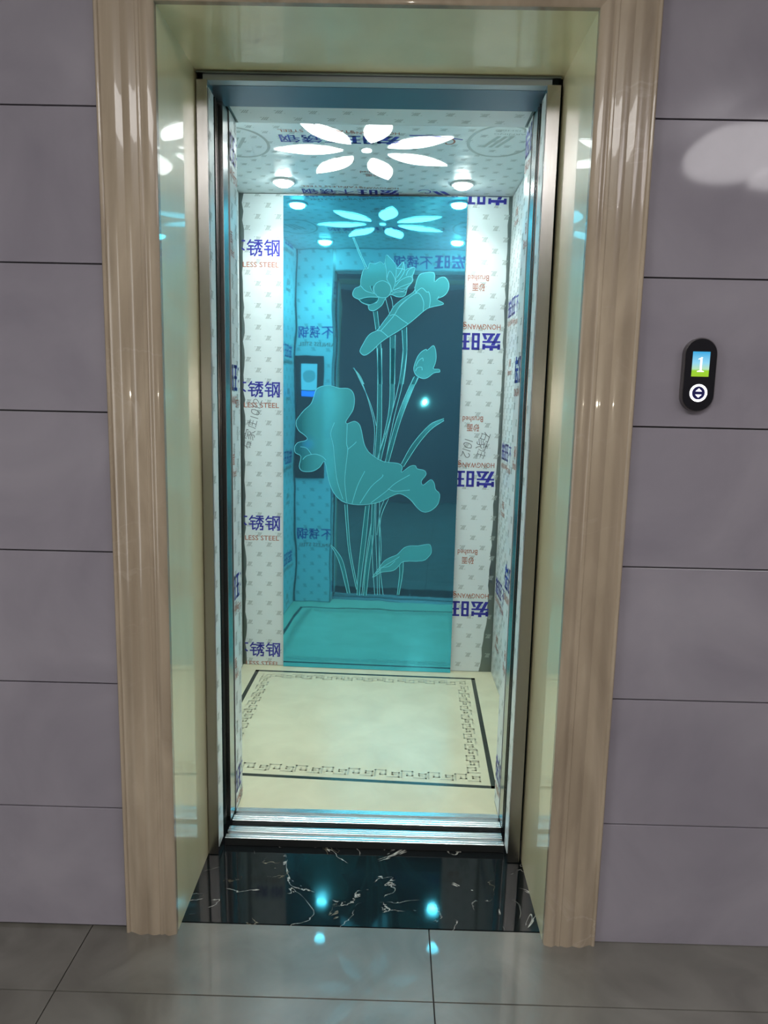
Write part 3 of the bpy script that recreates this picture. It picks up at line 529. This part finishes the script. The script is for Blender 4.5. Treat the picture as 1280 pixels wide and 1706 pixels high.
# side walls: printed film
sh = Sheet((.56, 1.60, ZF+.004, ZT-.004)); film_print(sh, .62, .30, 5)
sh.build('protective_film', lambda u, v, n: Vector((X0+.001+n, u, v)), FILM, lw, [(.56, ZF+.004), (1.61, ZF+.004), (1.61, ZT-.004), (.56, ZT-.004)])
sh = Sheet((-1.60, -.56, ZF+.004, ZT-.004)); film_print(sh, -1.585, .42, 6); film_print(sh, -1.06, .30, 6, logos=True)
sh.build('protective_film', lambda u, v, n: Vector((X1-.001-n, -u, v)), FILM, rw, [(-1.61, ZF+.004), (-.56, ZF+.004), (-.56, ZT-.004), (-1.61, ZT-.004)])

# front returns beside the doorway, door jambs and transom
PL, PR = -.441, .338
fl = keep(boxo('front_return', (X0, PL-.001, .452, Y0, .0, ZT), m_dsteel), car)
frr = keep(boxo('front_return', (PR+.001, X1, .452, Y0, .0, ZT), m_dsteel), car)
keep(boxo('door_jamb', (-.462, -.4435, .392, .451, .0335, 1.969), m_steel, None, .001), car)
keep(boxo('door_jamb', (.3395, .358, .392, .451, .0335, 1.969), m_steel, None, .001), car)
tr = keep(boxo('transom', (PL-.001, PR+.001, .430, Y0, 1.974, ZT), m_dsteel), car)
sh = Sheet((.4535, .539, ZF+.004, 1.972)); film_print(sh, .4535-.108, 1.262, 5); film_print(sh, .4535-.108, .97, 5, logos=False)
sh.build('protective_film', lambda u, v, n: Vector((PL+n, u, v)), FILM, fl, [(.4535, ZF+.003), (.539, ZF+.003), (.539, 1.972), (.4535, 1.972)])
sh = Sheet((-.539, -.4535, ZF+.004, 1.972)); film_print(sh, -.539-.02, 1.30, 5)
sh.build('protective_film', lambda u, v, n: Vector((PR-n, -u, v)), FILM, frr, [(-.539, ZF+.003), (-.4535, ZF+.003), (-.4535, 1.972), (-.539, 1.972)])
sh = Sheet((.448, .655, ZF+.004, ZT-.004)); film_print(sh, .655-.40, 1.60, 5)
sh.build('protective_film', lambda u, v, n: Vector((-u, Y0+.0005+n, v)), FILM, fl, [(.448, ZF+.004), (.66, ZF+.004), (.66, ZT-.004), (.448, ZT-.004)])
sh = Sheet((-.465, -.345, ZF+.004, ZT-.004)); film_print(sh, -.46, .30, 5)
sh.build('protective_film', lambda u, v, n: Vector((-u, Y0+.0005+n, v)), FILM, frr, [(-.465, ZF+.004), (-.345, ZF+.004), (-.345, ZT-.004), (-.465, ZT-.004)])
sh = Sheet((-.332, .435, .433, .538)); film_print(sh, -.3, .30, 2, logos=False)
sh.build('protective_film', lambda u, v, n: Vector((-u, v, 1.9735-n)), FILM, tr, [(-.332, .433), (.435, .433), (.435, .538), (-.332, .538)])
sh = Sheet((-.332, .435, 1.978, ZT-.004)); film_print(sh, -.3, 1.4, 3)
sh.build('protective_film', lambda u, v, n: Vector((-u, Y0+.0005+n, v)), FILM, tr, [(-.332, 1.978), (.435, 1.978), (.435, ZT-.004), (-.332, ZT-.004)])

# car sill and stone floor with its key-pattern border
extr = extrude_x('car_sill', PL, PR, [(.400, .0), (.400, .030)] + ribs(.4005, .430, .031, 3) + [(.4305, .0205), (.445, .0205), (.4455, .0300), (.446, .031), (.4655, .031), (.466, .0)], m_alu)
keep(extr, car)
sh = Sheet((X0, X1, .466, 1.66))
FLc, FRc, BRc, BLc = (-.600, .664), (.3475, .619), (.381, 1.529), (-.590, 1.563)
def bil(a, b):
    return tuple((FLc[k]*(1-a)*(1-b) + FRc[k]*a*(1-b) + BRc[k]*a*b + BLc[k]*(1-a)*b) for k in range(2))
wx, wy = 1/.96, 1/.905
for (p, q_) in (((0, 0), (1, 0)), ((1, 0), (1, 1)), ((1, 1), (0, 1)), ((0, 1), (0, 0))):
    sh.strokes([bil(*p), bil(*q_)], .0165, 5-4, 1)
def key_run(P0, P1, inward, n):
    """greek key along the border from P0 to P1; inward = unit vector into the field"""
    L_ = math.hypot(P1[0]-P0[0], P1[1]-P0[1]); e = ((P1[0]-P0[0])/L_, (P1[1]-P0[1])/L_); p = L_/n; h = .040
    def at(s, t): return (P0[0]+e[0]*s+inward[0]*t, P0[1]+e[1]*s+inward[1]*t)
    for i in range(n):
        s0 = i*p
        path = [(.06, 0), (.06, 1), (.86, 1), (.86, .32), (.46, .32), (.46, .62)] if i % 2 == 0 else [(.0, .0), (.86, 0), (.86, .70), (.36, .70), (.36, .40), (.62, .40)]
        sh.strokes([at(s0+a*p, b*h) for a, b in path], .0058, 2, 2)
def off(pt, dx, dy): return (pt[0]+dx, pt[1]+dy)
d = .033; D = d+.040
a, b = off(FLc, d, d), off(FRc, -d, d); key_run(a, b, (0.045, .999), 20)
a, b = off(BLc, d, -d), off(BRc, -d, -d); key_run(a, b, (-.035, -.999), 20)
a, b = off(FLc, d, D+.012), off(BLc, d, -D-.012); key_run(a, b, (1, 0), 18)
a, b = off(FRc, -d, D+.012), off(BRc, -d, -D-.012); key_run(a, b, (-1, 0), 18)
fb = [(PL, .466), (PR, .466), (PR, Y0), (X1, Y0), (X1, 1.617), (X0, 1.637), (X0, Y0), (PL, Y0)]
bm0 = sh.build('floor_panel', lambda u, v, n: Vector((u, v, ZF+n)), [m_cream, m_inlay, m_key], None, None, .0002)
bmf = bmesh.new(); bmf.from_mesh(bm0.data); prism(bmf, fb, lambda u, v, n: Vector((u, v, ZF-.02+n)), .02, 0); bmf.to_mesh(bm0.data); bmf.free()
keep(bm0, car)

# ceiling panel with printed film
cp = keep(boxo('ceiling_panel', (X0-.03, X1+.03, .45, 1.655, ZT, ZT+.03), m_dsteel), car)
sh = Sheet((-X1, -X0, .542, 1.64)); film_print(sh, .0, .968, 3)
for cx, cy, a_ in ((.33, 1.0, 0), (-.55, 1.05, .4)):
    ring = [(-cx+.105*math.cos(t*PI/24), cy+.14*math.sin(t*PI/24)) for t in range(49)]
    sh.ribbon(ring, .010, 3, 2)
    for k in range(3): sh.poly([(-cx-.04+k*.022, cy-.05), (-cx-.028+k*.022, cy-.05), (-cx+.012+k*.022, cy+.05), (-cx+k*.022, cy+.05)], 3, 2)
sp = [(-.156+.004*t*math.cos(t*.55), 1.013+.0048*t*math.sin(t*.55)) for t in range(1, 12)]
sh.ribbon(smooth_path(sp, 3), .006, 2, 2)
sh.ribbon([(-.205, .985), (-.10, .955), (-.03, .955)], .008, 1, 2)
sp = [(-.111+.003*t*math.cos(t*.55), 1.577+.004*t*math.sin(t*.55)) for t in range(1, 12)]
sh.ribbon(smooth_path(sp, 3), .005, 1, 2)
sh.poly([(-.135, 1.56), (-.155, 1.56), (-.185, 1.61), (-.165, 1.61)], 1, 2); sh.poly([(-.165, 1.56), (-.185, 1.56), (-.215, 1.61), (-.195, 1.61)], 1, 2)
for i, (tx_, z_) in enumerate((('BRUSHED', .90), ('WARNING', .93))): sh.text(tx_, -.43, -.30, z_-.006, z_+.006, 3, 0)
sh.build('protective_film', lambda u, v, n: Vector((-u, v, ZT-.0005-n)), FILM, cp, [(-X1, .542), (-X0, .542), (-X0, 1.634), (-X1, 1.614)])

# ------------------------------------------------------------------ car lights
fc = (-.114, 1.10)
fl_ = empty('flower_ceiling_light', (*fc, ZT-.004), 'flower-shaped ceiling light of seven white petals in the lift', 'ceiling light')
for k in range(7):
    a = PI+k*2*PI/7; ca, sa = math.cos(a), math.sin(a)
    prof = [(.08+.24*i/16, .043*math.sin(PI*(i/16)**.92)**.9) for i in range(17)]
    pts = [(r, w) for r, w in prof] + [(r, -w) for r, w in prof[-2:0:-1]]
    pl = lambda u, v, n, ca=ca, sa=sa: Vector((fc[0]+u*ca-v*sa, fc[1]+u*sa+v*ca, ZT-.0018-n))
    bm = bmesh.new(); prism(bm, pts, pl, .0022, 0, 1)
    keep(obj('petal', bm, [m_petal, m_petaledge]), fl_)
bm = bmesh.new(); prism(bm, [(.017*math.cos(t*PI/12), .017*math.sin(t*PI/12)) for t in range(24)], lambda u, v, n: Vector((fc[0]+u, fc[1]+v, ZT-.0018-n)), .0022, 0, 1)
keep(obj('centre_dot', bm, [m_petal, m_petaledge]), fl_)

def lathe(bm, prof, seg=28, mi=0, loc=(0, 0, 0)):
    rings = [[bm.verts.new((loc[0]+r*math.cos(2*PI*i/seg), loc[1]+r*math.sin(2*PI*i/seg), loc[2]+z)) for i in range(seg)] for r, z in prof]
    for a, b in zip(rings, rings[1:]):
        for i in range(seg): bm.faces.new((a[i], a[(i+1) % seg], b[(i+1) % seg], b[i])).material_index = mi
    bm.faces.new(rings[0]); bm.faces.new(rings[-1][::-1])
    bmesh.ops.recalc_face_normals(bm, faces=bm.faces[:])
dl0 = empty('downlight', (-.456, 1.462, ZT-.001), '', 'ceiling light', 'downlights in the lift ceiling')
bm = bmesh.new(); lathe(bm, [(.046, -.0005), (.047, -.003), (.044, -.006), (.036, -.006), (.0335, -.0045)]); obj('bezel', bm, m_rim, dl0, True)
bm = bmesh.new(); lathe(bm, [(.0332, -.0038), (.0332, -.008), (.031, -.014), (.022, -.019), (.010, -.0215)]); obj('lens', bm, m_disc, dl0)
dls = [dl0]
for p in ((.249, 1.455), (-.456, .745), (.249, .745)):
    c = dl0.copy(); COL.objects.link(c); c.location = (*p, ZT-.001)
    for ch in dl0.children:
        k = ch.copy(); COL.objects.link(k); k.parent = c
    dls.append(c)
for o, lb in zip(dls, ('round lit downlight at the back left of the lift ceiling', 'round lit downlight at the back right of the lift ceiling', 'front left downlight of the lift ceiling seen reflected in the mirror', 'front right downlight of the lift ceiling seen reflected in the mirror')):
    o['label'] = lb
    light('downlight_beam', 'SPOT', (o.location.x, o.location.y, ZT-.026), SPOT_W, CAR_COL, (0, 0, 0), spot_size=math.radians(130), spot_blend=1.0, shadow_soft_size=.024)

# ------------------------------------------------------------------ mirror with etched lotus
TM = math.radians(2.2); C2, S2 = math.cos(TM), math.sin(TM)
def mirpt(u, v, n): return Vector((-.098+u*C2-n*S2, 1.606-u*S2-n*C2, v))
bm = bmesh.new()
NU, NV, U0, U1, V0, V1 = 24, 48, -.3835, .3825, .0315, 2.083
def bow(u, v): return 0.0
g = [[bm.verts.new(mirpt(U0+(U1-U0)*i/NU, V0+(V1-V0)*j/NV, .0)) for j in range(NV+1)] for i in range(NU+1)]
for i in range(NU):
    for j in range(NV): bm.faces.new((g[i][j], g[i+1][j], g[i+1][j+1], g[i][j+1]))
rim = [g[i][0] for i in range(NU+1)] + [g[NU][j] for j in range(1, NV+1)] + [g[i][NV] for i in range(NU-1, -1, -1)] + [g[0][j] for j in range(NV-1, 0, -1)]
bkv = [bm.verts.new(mirpt(U0 if abs(v.co.x-g[0][0].co.x) < 1e-5 else U1 if abs(v.co.x-g[NU][0].co.x) < 1e-5 else (v.co.x+.098)/C2, v.co.z, -.005)) for v in rim]
for i in range(len(rim)):
    f = bm.faces.new((rim[i], bkv[i], bkv[(i+1) % len(rim)], rim[(i+1) % len(rim)])); f.material_index = 1
bm.faces.new(bkv[::-1]).material_index = 1
bmesh.ops.recalc_face_normals(bm, faces=bm.faces[:])
mir = obj('mirror', bm, [m_mirror, m_steel])
tag(mir, 'tall mirror under blue-green film with an etched lotus on the lift back wall', 'mirror')
sh = Sheet((U0, U1, V0, V1))
for nm in ('leaf', 'small', 'flower', 'rolled', 'bud'):
    sh.poly(smooth_path(FILLS[nm], 3, True), 0, 1 if nm != 'rolled' else 2)
def near(p, q): return math.hypot(p[0]-q[0], p[1]-q[1]) < .024
for la, lb_ in zip(LINES, LINES[1:]):
    if la[0] != la[-1] and near(la[0], lb_[0]) and near(la[-1], lb_[-1]) and not near(la[0], la[-1]):
        pa, pb = smooth_path(la, 4), smooth_path(lb_, 4)
        n_ = max(len(pa), len(pb))
        pa = [pa[int(i*(len(pa)-1)/(n_-1))] for i in range(n_)]; pb = [pb[int(i*(len(pb)-1)/(n_-1))] for i in range(n_)]
        for i in range(n_-1): sh.tri([pa[i], pb[i], pb[i+1]], 2, 1); sh.tri([pa[i], pb[i+1], pa[i+1]], 2, 1)
for ln in LINES: sh.ribbon(smooth_path(ln, 4) if ln[0] != ln[-1] else smooth_path(ln[:-1], 3, True)+[tuple(ln[0])], .0027, 1, 4)
o = sh.build('etched_lotus', mirpt, [m_etch, m_line, m_stem], mir, None, .0002)
o['label'] = 'frosted lotus flowers, leaves and stems etched on the mirror'

# ------------------------------------------------------------------ car operating panel on the front return (seen in the mirror)
cop = empty('control_panel', (-.575, Y0+.002, 1.145), 'dark lift control panel with a small screen, seen in the mirror', 'control panel')
keep(boxo('faceplate', (-.66, -.495, Y0+.0015, Y0+.012, .79, 1.50), m_plastic, None, .002), cop)
scr = keep(boxo('screen', (-.625, -.535, Y0+.0115, Y0+.0135, 1.305, 1.455), m_screenblue), cop)
bm = bmesh.new(); prism(bm, [(.035*math.cos(t*PI/12), .035*math.sin(t*PI/12)) for t in range(24)], lambda u, v, n: Vector((-.58-u, Y0+.0135+n, 1.385+v)), .0006); obj('screen_disc', bm, mat('screen_disc_grey', (.3, .35, .36), .4, emit=(.3, .42, .44), es=.6), scr)
keep(boxo('status_bar', (-.625, -.535, Y0+.0115, Y0+.0135, 1.268, 1.300), m_bluebar), cop)
for x, z, lit in ((-.61, 1.16, 0), (-.55, 1.16, 0), (-.61, 1.10, 0), (-.55, 1.10, 0), (-.58, .99, 1), (-.61, .93, 0), (-.55, .93, 0)):
    bm = bmesh.new(); prism(bm, [(.017*math.cos(t*PI/12), .017*math.sin(t*PI/12)) for t in range(24)], lambda u, v, n: Vector((x-u, Y0+.0118+n, z+v)), .003)
    b_ = keep(obj('button', bm, m_bluebar if lit else m_housing), cop)

# ------------------------------------------------------------------ landing call panel
cx, cz = .6235, 1.3075
cpn = empty('call_panel', (cx, -.001, cz), 'black capsule lift call panel on the grey tile wall right of the doorway', 'call panel')
def capsule(hw, hh, n=16):
    r = hw
    return [(hw*math.cos(t*PI/n), hh-r+r*math.sin(t*PI/n)) for t in range(n+1)] + [(hw*math.cos(PI+t*PI/n), -(hh-r)+r*math.sin(PI+t*PI/n)) for t in range(n+1)]
def face(y): return lambda u, v, n: Vector((cx+u, y-n, cz+v))
bm = bmesh.new(); prism(bm, capsule(.0335, .0745), face(-.0006), .012); keep(obj('housing', bm, m_housing), cpn)
bm = bmesh.new(); prism(bm, capsule(.0315, .0722), face(-.0125), .0025); keep(obj('glass_front', bm, m_plastic), cpn)
bm = bmesh.new(); prism(bm, [(-.0175, -.0035), (.0175, -.0035), (.0175, .0465), (-.0175, .0465)], face(-.0151), .0006); ds = keep(obj('screen', bm, m_display), cpn)
bm = bmesh.new()
for p in ([(-.0018, .0055), (.0022, .0055), (.0022, .0325), (.0002, .0325), (-.0018, .031)], [(-.0075, .0030), (.0075, .0030), (.0065, .0050), (.0022, .0056), (-.0018, .0056), (-.0065, .0050)], [(-.0018, .0312), (-.0018, .0285), (-.0060, .0275), (-.0060, .0288)]):
    prism(bm, p, (lambda u, v, n: face(-.0158)(u, v+.003, n)), .0006)
obj('digit', bm, m_digit, ds)
bz = -.0365
def ringpts(r, n=32): return [(r*math.cos(2*PI*t/n), r*math.sin(2*PI*t/n)) for t in range(n)]
bm = bmesh.new(); prism(bm, [(u, v+bz) for u, v in ringpts(.0131)], face(-.0151), .0010); bt = keep(obj('button', bm, m_btn), cpn)
bm = bmesh.new()
R1, R2 = ringpts(.0178), ringpts(.0134); f1, f2 = face(-.0151), face(-.0151)
for i in range(32):
    j = (i+1) % 32
    q4 = [f1(R1[i][0], R1[i][1]+bz, .001), f1(R1[j][0], R1[j][1]+bz, .001), f1(R2[j][0], R2[j][1]+bz, .001), f1(R2[i][0], R2[i][1]+bz, .001)]
    p4 = [f1(R1[i][0], R1[i][1]+bz, 0), f1(R1[j][0], R1[j][1]+bz, 0), f1(R2[j][0], R2[j][1]+bz, 0), f1(R2[i][0], R2[i][1]+bz, 0)]
    a = [bm.verts.new(c) for c in q4]; b = [bm.verts.new(c) for c in p4]
    bm.faces.new(a); bm.faces.new((a[0], a[1], b[1], b[0])); bm.faces.new((a[2], a[3], b[3], b[2]))
bmesh.ops.remove_doubles(bm, verts=bm.verts[:], dist=1e-6); bmesh.ops.recalc_face_normals(bm, faces=bm.faces[:])
keep(obj('light_ring', bm, m_ring), cpn)
for s in (1, -1):
    bm = bmesh.new(); prism(bm, [(-.0064, bz+s*.0032), (.0064, bz+s*.0032), (0, bz+s*.0092)], face(-.0161), .0006)
    obj('arrow', bm, m_ring, bt)

# ------------------------------------------------------------------ lobby ceiling panel (streaks on the casing and frame)
pn = empty('ceiling_panel_light', (-.1, -2.25, ZC), 'flat rectangular ceiling light over the middle of the lobby, behind the viewer', 'ceiling light')
keep(boxo('diffuser', (-.85, .80, -2.58, -1.93, ZC-.028, ZC-.012), m_panel), pn)
bm = bmesh.new()
for d in ((-.88, -.85, -2.61, -1.90), (.80, .83, -2.61, -1.90), (-.85, .80, -2.61, -2.58), (-.85, .80, -1.93, -1.90)): box(bm, *d, ZC-.03, ZC, 0)
keep(obj('trim_frame', bm, m_rim), pn)
# ------------------------------------------------------------------ lobby ceiling lamp (seen reflected in the tiles and the casing)
LC = (2.12, -1.98); ZL = 2.45
lamp = empty('ceiling_lamp', (*LC, ZL), 'large white petal ceiling lamp of the lobby, reflected in the right wall tiles', 'ceiling lamp')
pet = smooth_path([(1.54, -2.51), (1.42, -2.3), (1.395, -2.05), (1.435, -1.88), (1.60, -1.83), (1.9, -1.88), (2.04, -1.96), (1.85, -2.2), (1.84, -2.54), (1.7, -2.60)], 4, True)
for k in range(4):
    a = (0, 1.4, 2.6, 3.95)[k]; ca, sa = math.cos(a), math.sin(a)
    R_ = [(LC[0]+(x-LC[0])*ca-(y-LC[1])*sa, LC[1]+(x-LC[0])*sa+(y-LC[1])*ca) for x, y in pet]
    bm = bmesh.new(); prism(bm, R_, lambda u, v, n: Vector((u, v, ZL+.03-n)), .03); p_ = keep(obj('petal', bm, m_lamp), lamp)
    cxp, cyp = sum(p[0] for p in R_)/len(R_), sum(p[1] for p in R_)/len(R_)
    bm = bmesh.new()
    n = len(R_)
    o1 = [(cxp+(x-cxp)*1.10, cyp+(y-cyp)*1.10) for x, y in R_]; o2 = [(cxp+(x-cxp)*1.15, cyp+(y-cyp)*1.15) for x, y in R_]
    A_ = [bm.verts.new((x, y, ZL+.02)) for x, y in o1]; B_ = [bm.verts.new((x, y, ZL+.02)) for x, y in o2]
    for i in range(n): bm.faces.new((A_[i], A_[(i+1) % n], B_[(i+1) % n], B_[i]))
    bmesh.ops.solidify(bm, geom=bm.faces[:], thickness=.01)
    obj('rim', bm, m_rim, p_)
keep(boxo('canopy', (LC[0]-.6, LC[0]+.6, LC[1]-.6, LC[1]+.6, ZL+.045, ZC), m_white), lamp)
